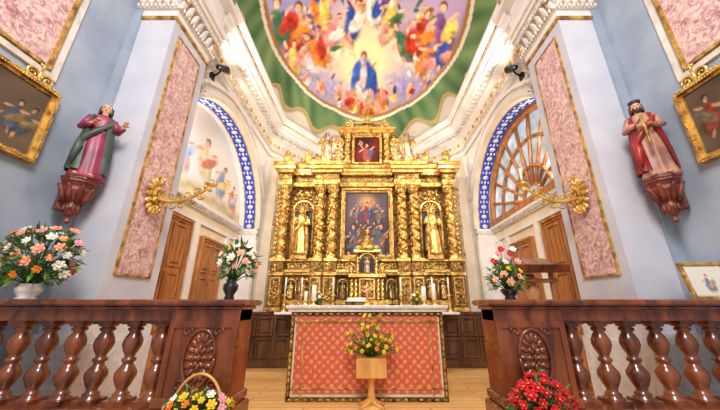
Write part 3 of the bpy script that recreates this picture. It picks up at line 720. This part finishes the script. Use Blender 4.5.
for x in cols:
    mb.box(x-.13,x+.13,5.96,6.3,-.12,.84,GOLD2); mb.box(x-.15,x+.15,5.94,6.3,.84,.90,GOLDB); mb.box(x-.15,x+.15,5.94,6.3,.56,.62,GOLD); mb.box(x-.15,x+.15,5.94,6.3,-.12,-.05,GOLD)
    mb.frame(x-.10,x+.10,.0,.52,.02,5.945,5.97,GOLDB,1); carve(mb,x-.07,x+.07,.05,.47,5.955,14,GOLD,.03); carve(mb,x-.09,x+.09,.66,.82,5.955,8,GOLD,.03)
for x in (-1.56,-1.28,-.5,.5,1.28,1.56):
    mb.box(x-.09,x+.09,6.205,6.22,.12,.42,DARK)
    mb.tube([(x+.10*math.cos(a),6.2,.40+.10*math.sin(a)) for a in [pi*i/10 for i in range(11)]],.016,GOLDB,6)
    for sx in(-.1,.1): mb.tube([(x+sx,6.2,.12),(x+sx,6.2,.40)],.016,GOLDB,6)
    figure(mb,T((x,6.16,.12)),.33,GOLD,GOLDB,GOLDB,GOLD2,GOLD2,seed=int(x*10)+40)
carve(mb,-1.7,-1.1,.48,.57,6.2,30,GOLDB,.03); carve(mb,1.1,1.7,.48,.57,6.2,30,GOLDB,.03); carve(mb,-.65,.65,.70,.84,6.15,50,GOLDB,.035)
carve(mb,-1.68,-1.17,.70,.84,6.15,30,GOLDB,.03); carve(mb,1.17,1.68,.70,.84,6.15,30,GOLDB,.03)
for x in cols:
    mb.lathe([(.12,0),(.12,.02),(.095,.035),(.11,.05),(.09,.07)],(x,6.1,.90),GOLDB,14)
    spiral(mb,x,6.1,.96,2.36,.084,GOLD,5 if abs(x)>1.5 else 6)
    capital(mb,x,6.1,2.36,.085,.19,GOLD)
mb.box(-W,W,6.14,6.5,2.55,2.64,GOLD); mb.box(-W,W,6.18,6.5,2.64,2.80,GOLD2); mb.box(-W-.04,W+.04,6.08,6.5,2.80,2.86,GOLD); mb.box(-W-.10,W+.10,6.0,6.5,2.86,2.93,GOLDB); mb.box(-W-.14,W+.14,5.95,6.5,2.93,3.0,GOLD)
for x in (-1.82,-.895,.895,1.82):
    w_=.15 if abs(x)>1.5 else .29
    mb.box(x-w_,x+w_,5.96,6.3,2.55,2.64,GOLD); mb.box(x-w_+.01,x+w_-.01,5.98,6.3,2.64,2.80,GOLD2); mb.box(x-w_-.04,x+w_+.04,5.9,6.3,2.80,2.87,GOLD); mb.box(x-w_-.08,x+w_+.08,5.84,6.3,2.87,2.95,GOLDB); mb.box(x-w_-.1,x+w_+.1,5.8,6.3,2.95,3.02,GOLD)
    carve(mb,x-w_+.03,x+w_-.03,2.66,2.78,5.975,14,GOLDB,.03)
carve(mb,-.6,.6,2.66,2.78,6.17,40,GOLDB,.03)
for sx in(-1,1): carve(mb,sx*1.42-.22,sx*1.42+.22,2.66,2.78,6.17,16,GOLDB,.03)
for k in range(60):
    x=-W+2*W*k/59; mb.box(x-.018,x+.018,6.03,6.1,2.80,2.85,GOLDB)
for sx in(-1,1):
    x=sx*1.42; 
    mb.box(x-.2,x+.2,6.27,6.30,.95,2.0,DARK)
    n=14; mb.add([(x,6.27,2.0)]+[(x+.2*math.cos(pi*i/n),6.27,2.0+.2*math.sin(pi*i/n)) for i in range(n+1)],[(0,i+2,i+1) for i in range(n)],DARK)
    for k in range(9):
        a=pi*k/8; mb.tube([(x,6.25,2.0),(x+.18*math.cos(a),6.24,2.0+.18*math.sin(a))],[.01,.022],GOLD,6)
    mb.tube([(x+.225*math.cos(pi*i/n),6.24,2.0+.225*math.sin(pi*i/n)) for i in range(n+1)],.03,GOLDB,8)
    for q in(-.225,.225): mb.tube([(x+q,6.24,.9),(x+q,6.24,2.0)],.03,GOLD,8)
    carve(mb,x-.22,x+.22,2.27,2.5,6.26,26,GOLD,.045)
    mb.box(x-.16,x+.16,6.05,6.3,.90,1.0,GOLD); 
    for q in (-.24,.24): carve(mb,x+q-.03,x+q+.03,1.0,2.4,6.25,24,GOLD,.03)
mb.frame(-.57,.57,.92,2.52,.085,6.16,6.3,GOLD,2)
for k in range(40):
    for x in(-.53,.53): mb.ell((x,6.15,.96+1.52*k/39),(.018,.012,.018),GOLDB,6,4)
for k in range(26):
    for z in(.96,2.48): mb.ell((-.53+1.06*k/25,6.15,z),(.018,.012,.018),GOLDB,6,4)
for sx in(-1,1):
    for k in range(16):
        z=.9+1.6*k/15; mb.scroll((sx*(2.02+.03*math.sin(k)),6.3,z),.075,GOLD,1.3,.022,dir=sx*(1 if k%2 else -1)); mb.ell((sx*2.0,6.28,z+.05),(.04,.03,.05),GOLDB,6,4)
    for k in range(8): mb.ell((sx*2.0,6.25,.1+.08*k),(.05,.04,.05),GOLD,6,4)
mb.box(-1.35,1.35,6.15,6.45,3.0,3.1,GOLD); mb.box(-.58,.58,6.22,6.45,3.1,3.95,GOLD2)
mb.frame(-.35,.35,3.11,3.90,.055,6.1,6.22,GOLD,2)
for sx in(-1,1):
    spiral(mb,sx*.46,6.12,3.14,3.78,.045,GOLD,4); capital(mb,sx*.46,6.12,3.78,.05,.11,GOLDB); mb.box(sx*.46-.08,sx*.46+.08,6.02,6.3,3.1,3.15,GOLDB)
    mb.scroll((sx*.78,6.2,3.32),.2,GOLD,1.8,.04,dir=sx,start=pi/2); mb.scroll((sx*1.22,6.2,3.24),.15,GOLD,1.6,.035,dir=sx,start=pi/2)
    mb.scroll((sx*.68,6.2,3.72),.13,GOLDB,1.6,.03,dir=-sx,start=-pi/2)
    mb.scroll((sx*1.5,6.2,3.12),.10,GOLD,1.6,.025,dir=sx,start=pi/2)
    carve(mb,sx*.85-.3,sx*.85+.3,3.08,3.35,6.14,30,GOLD,.05); carve(mb,sx*.68-.1,sx*.68+.1,3.4,3.95,6.2,26,GOLD2,.04); carve(mb,sx*1.3-.3,sx*1.3+.3,3.06,3.2,6.14,30,GOLD,.04)
    for ux in (1.35,1.82):
        mb.lathe([(.07,0),(.07,.02),(.03,.05),(.04,.08),(.09,.14),(.095,.19),(.05,.23),(.06,.25),(.03,.28),(.045,.32),(.01,.38)],(sx*ux,6.0,3.02),GOLDB,14)
        for k in range(6): mb.ell((sx*ux+.05*math.cos(k),6.0+.05*math.sin(k),3.30+.02*(k%2)),(.03,.03,.05),GOLD,6,4)
mb.box(-.64,.64,6.04,6.45,3.90,3.97,GOLD); mb.box(-.68,.68,5.98,6.45,3.97,4.02,GOLDB)
mb.tube([(.6*math.cos(pi*i/16),6.1,4.02+.20*math.sin(pi*i/16)) for i in range(17)],.04,GOLD,8)
mb.add([(0,6.2,4.02)]+[(.58*math.cos(pi*i/16),6.2,4.02+.2*math.sin(pi*i/16)) for i in range(17)],[(0,i+2,i+1) for i in range(16)],GOLD2)
carve(mb,-.3,.3,4.04,4.17,6.14,24,GOLDB,.04)
for sx in(-1,1): mb.scroll((sx*.45,6.08,4.15),.12,GOLDB,1.6,.03,dir=sx,start=pi/2)
mb.lathe([(.08,0),(.08,.03),(.03,.06),(.07,.12),(.07,.16),(.02,.2)],(0,6.15,4.2),GOLDB,12)
for k in range(13):
    a=pi*k/12; mb.tube([(0,6.18,4.38),(.17*math.cos(a),6.18,4.38+.17*math.sin(a))],[.02,.006],GOLDB,5)
ret=mb.build('gilded_altarpiece')
def altp(U,V):
    b=mix(const(U,(.18,.16,.20)),const(U,(.38,.33,.36)),.5+.5*nz(U,V,31,5)); b=mix(b,const(U,(.76,.58,.34)),np.exp(-((U-.5)**2/.03+(V-.84)**2/.010))); B=[]
    for k in range(13):
        a=pi*(.02+.96*k/12); B.append((.5+.36*math.cos(a),.60+.24*math.sin(a),.06,.035,a,(.46,.40,.45),.7)); B.append((.5+.36*math.cos(a),.60+.24*math.sin(a)+.02,.022,.016,0,(.70,.52,.42),.4))
    f=lambda *a: fig(B,*a,1,(.72,.54,.42),(.22,.14,.10),1.25)
    f(.5,.70,.19,(.50,.22,.20),(.24,.30,.46),0); f(.22,.66,.15,(.44,.28,.22),(.4,.4,.48),.2); f(.78,.66,.15,(.34,.38,.36),(.48,.34,.24),-.2)
    f(.22,.28,.28,(.28,.32,.42),(.42,.30,.22),.1); f(.52,.22,.27,(.42,.20,.18),(.45,.38,.28),0); f(.80,.28,.28,(.30,.33,.38),(.48,.30,.22),-.1)
    f(.08,.2,.18,(.24,.2,.18),(.32,.32,.34),0); f(.94,.18,.18,(.24,.2,.26),(.32,.24,.18),0); f(.38,.38,.16,(.35,.3,.2),(.4,.22,.2),.2); f(.64,.40,.16,(.3,.24,.3),(.4,.36,.24),-.2)
    return paint(U,V,b,B,33,.008,.35)
panel('altarpiece_canvas',R,-.49,.49,1.0,2.44,6.25,altp,OIL,ret,160)
def atp(U,V):
    b=mix(const(U,(.36,.13,.12)),const(U,(.22,.10,.10)),.5+.5*nz(U,V,41,5)); B=[]; fig(B,.5,.45,.42,(.55,.24,.20),(.30,.28,.38),0,1,(.75,.55,.42),(.2,.12,.1),1.2); fig(B,.25,.75,.16,(.5,.38,.25),(.6,.42,.34),.3,1); return paint(U,V,b,B,44,.01,.3)
panel('attic_canvas',R,-.30,.30,3.16,3.85,6.19,atp,OIL,ret,80)
SILV=mat('silvered_wood',(.84,.80,.74),.4,.3,(.50,.43,.38),12,.4,40)
for sx in(-1,1):
    mb=MB(R); figure(mb,T((sx*1.42,6.13,1.0)),1.05,GOLDB,GOLD,GOLDB,GOLD,GOLD2,seed=6+sx,beard=True,trim=GOLDB)
    mb.tube([(sx*1.42-.11,5.95,1.02),(sx*1.42-.13,5.95,1.95)],.012,GOLDB,6) ; mb.build('gilded_saint_statue')
    mb=MB(R); mb.box(sx*.95-.1,sx*.95+.1,6.0,6.2,3.02,3.2,GOLD)
    figure(mb,T((sx*.95,6.1,3.2))@Rz(-sx*.3),.76,SILV,GOLD,SILV,GOLD2,GOLD2,seed=9+sx,arms=(((.10,-.02,.775),(.18,-.03,.68),(.24,-.06,.82)),((-.10,-.02,.775),(-.17,-.03,.64),(-.10,-.14,.62))))
    for w_ in(-1,1):
        for k in range(6): mb.ell((sx*.95+w_*(.08+.025*k),6.18,3.80-.03*k+.02),(.02,.012,.11-.008*k),GOLDB,6,5,Matrix.Rotation(w_*.35,3,'Y'))
    mb.build('angel_statue')
mb=MB(R); mb.box(-.08,.08,6.1,6.26,4.38,4.42,GOLD); figure(mb,T((0,6.17,4.42)),.36,GOLDB,GOLD,SKIN,GOLD2,GOLD2,seed=77); mb.build('crowning_figure') 
mb=MB(R); y0=5.72
mb.box(-.32,.32,y0-.02,6.03,-.12,.08,GOLD); mb.box(-.27,.27,y0,6.03,.08,.50,GOLD2); mb.frame(-.15,.15,.10,.48,.03,y0-.03,y0,GOLDB,1); carve(mb,-.1,.1,.14,.44,y0-.012,18,GOLD,.035)
for sx in(-1,1):
    for x in (.21,.29): spiral(mb,sx*x,y0-.02,.10,.46,.024,GOLDB,4,False)
mb.box(-.35,.35,y0-.08,6.03,.50,.56,GOLDB); mb.box(-.22,.22,y0+.05,6.03,.56,.98,GOLD2); mb.box(-.13,.13,y0+.04,y0+.05,.60,.86,DARK)
figure(mb,T((0,y0+.0,.58)),.30,SILV,GOLD,GOLDB,GOLD,GOLD2,seed=15)
mb.tube([(.14*math.cos(pi*i/12),y0+.03,.84+.12*math.sin(pi*i/12)) for i in range(13)],.018,GOLDB,6)
for sx in(-1,1):
    spiral(mb,sx*.18,y0+.01,.58,.88,.022,GOLDB,4,False); mb.scroll((sx*.32,y0+.05,.68),.09,GOLD,1.5,.02,dir=sx,start=pi/2)
    mb.lathe([(.03,0),(.012,.03),(.035,.09),(.01,.16)],(sx*.30,y0,.56),GOLDB,10)
mb.box(-.26,.26,y0-.02,6.03,.98,1.03,GOLDB)
mb.lathe([(.2,0),(.19,.04),(.15,.12),(.08,.18),(.04,.2),(.04,.26),(.055,.28),(.01,.32)],(0,y0+.1,1.03),GOLD,16)
for k in range(10): mb.scroll((-.2+.4*k/9,y0-.01,1.07),.035,GOLDB,1.2,.009)
mb.tube([(0,y0+.1,1.33),(0,y0+.1,1.50)],.011,GOLDB,6); mb.tube([(-.05,y0+.1,1.44),(.05,y0+.1,1.44)],.011,GOLDB,6)
mb.build('tabernacle')
mb=MB(R); mb.box(-1.12,1.12,5.45,6.06,Z0,-.16,WMAR); mb.bbox(-1.62,1.62,5.42,5.94,-.16,-.12,WMAR,.01); mb.frame(-1.1,1.1,Z0+.05,-.2,.05,5.42,5.45,GOLD,1)
mb.build('high_altar')
for i,x in enumerate((-1.5,-1.2,-.62,.62,1.2,1.5)):
    mb=MB(R)
    mb.lathe([(.06,0),(.06,.012),(.03,.03),(.018,.06),(.032,.10),(.016,.14),(.014,.2),(.026,.23),(.014,.26),(.05,.285),(.052,.295),(.016,.30)],(x,5.58,-.12),GOLDB,14)
    mb.lathe([(.015,.30),(.015,.60),(.003,.61)],(x,5.58,-.12),CAND,10); mb.build('altar_candlestick')
for sx in(-1,1):
    mb=MB(R); mb.lathe([(.05,0),(.03,.02),(.06,.08),(.05,.12)],(sx*.9,5.55,-.12),GOLDB,12); bouquet(mb,(sx*.9,5.55,-.02),(sx*.9,5.55,.1),(.13,.1,.13),18,[FY,FW,FO],.03,60,low=-.2); mb.build('altar_flower_vase')
for sx in(-1,1):
    mb=MB(R if sx<0 else MIR@R)
    mb.box(-2.42,-1.14,5.98,6.3,Z0,-.17,WOODD); mb.bbox(-2.43,-1.64,5.95,6.31,-.18,-.125,WOODD,.01); mb.box(-2.42,-1.14,5.95,6.2,Z0,Z0+.12,WOODD)
    for i in range(4):
        for j in range(2):
            a=-2.40+.32*i; b=Z0+.15+.37*j; mb.frame(a+.015,a+.305,b+.02,b+.35,.03,5.945,5.98,WOODD,1); mb.box(a+.08,a+.24,5.955,5.98,b+.09,b+.28,WOODD)
    mb.build('wood_cabinet')

# lectern
mb=MB(R); lx,ly=1.55,2.85
mb.bbox(lx-.2,lx+.2,ly-.18,ly+.18,Z0,Z0+.06,WOODL,.01); mb.lathe([(.09,.06),(.05,.12),(.045,.3),(.07,.36),(.045,.42),(.04,1.1),(.07,1.2),(.04,1.25),(.04,1.36)],(lx,ly,Z0),WOODL,14)
mb.M=R@T((lx,ly,.37))@Matrix.Rotation(math.radians(20),4,'X')
mb.bbox(-.27,.27,-.18,.2,-.02,.02,WOOD,.008); mb.box(-.27,.27,-.20,-.17,-.03,.045,WOOD)
mb.M=R; mb.bbox(lx-.2,lx+.2,ly-.1,ly+.12,.2,.23,WOODL,.006)
for q in(-.16,.16): mb.box(lx+q-.015,lx+q+.015,ly-.08,ly-.05,.0,.36,WOODL)
mb.build('lectern')
M=R@T((2.56,2.26,.035))@Rz(-.15)@Matrix.Rotation(-.18,4,'X')
mb=MB(M); mb.frame(-.13,.17,0,.28,.022,-.015,.01,GOLD,1); mb.box(-.12,.16,0,.01,.01,.27,FW); fr=mb.build('framed_icon')
def icon(U,V):
    b=const(U,(.86,.84,.80)); B=[]; fig(B,.5,.45,.36,(.45,.5,.6),(.7,.6,.5),0,1,asp=.9); return paint(U,V,b,B,55,.01,.2)
panel('icon_print',M,-.10,.14,.03,.25,-.004,icon,OIL,fr,50)

# ---------------------------------------------------------------- lights
w=bpy.data.worlds.new('World'); bpy.context.scene.world=w; w.use_nodes=True
w.node_tree.nodes['Background'].inputs[0].default_value=(1,.97,.935,1); w.node_tree.nodes['Background'].inputs[1].default_value=.88
def light(kind,name,loc,tgt,e,col=(1,1,1),size=.3,ang=90,blend=.6):
    ld=bpy.data.lights.new(name,kind); ld.energy=e; ld.color=col
    if kind=='AREA': ld.size=size
    else: ld.shadow_soft_size=size
    if kind=='SPOT': ld.spot_size=math.radians(ang); ld.spot_blend=blend
    o=bpy.data.objects.new(name,ld); bpy.context.collection.objects.link(o); o.location=loc
    o.rotation_euler=(Vector(tgt)-Vector(loc)).to_track_quat('-Z','Y').to_euler(); return o
warm=(1,.89,.72)
for sx in(-1,1):
    light('SPOT','retable_spot',(sx*2.24,3.85,3.66+H),(-sx*.5,6.2,2.7),360,warm,.05,80)
    light('SPOT','dome_fill_spot',(sx*2.2,3.4,3.3+H),(-sx*.4,6.0,6.9),190,(1,.95,.86),.05,110)  # added spot without a fixture of its own, brightens the dome
    light('POINT','niche_fill',(sx*2.70,3.5,2.2+H),(0,0,0),65,(1,.94,.84),.1)  # added point light that brightens the niche, no lamp hangs there
light('AREA','nave_fill',(0,-.8,4.8),(0,4.5,1.2),260,(1,.96,.91),1.6)  # unseen fill added behind the camera to carry light into the chancel
light('POINT','apse_fill',(0,7.2,3.2+H),(0,0,0),65,(1,.92,.80),.1)  # added light hidden behind the altarpiece, lifts apse and ceiling
# ---------------------------------------------------------------- camera
cd=bpy.data.cameras.new('Camera'); cd.sensor_width=36; cd.lens=14.6; cd.shift_x=-7/720; cd.clip_start=.05
co=bpy.data.objects.new('Camera',cd); bpy.context.collection.objects.link(co); co.location=(0,0,H); co.rotation_euler=(math.radians(90+18.9),0,0)
sc=bpy.context.scene; sc.camera=co
sc.view_settings.view_transform='Standard'
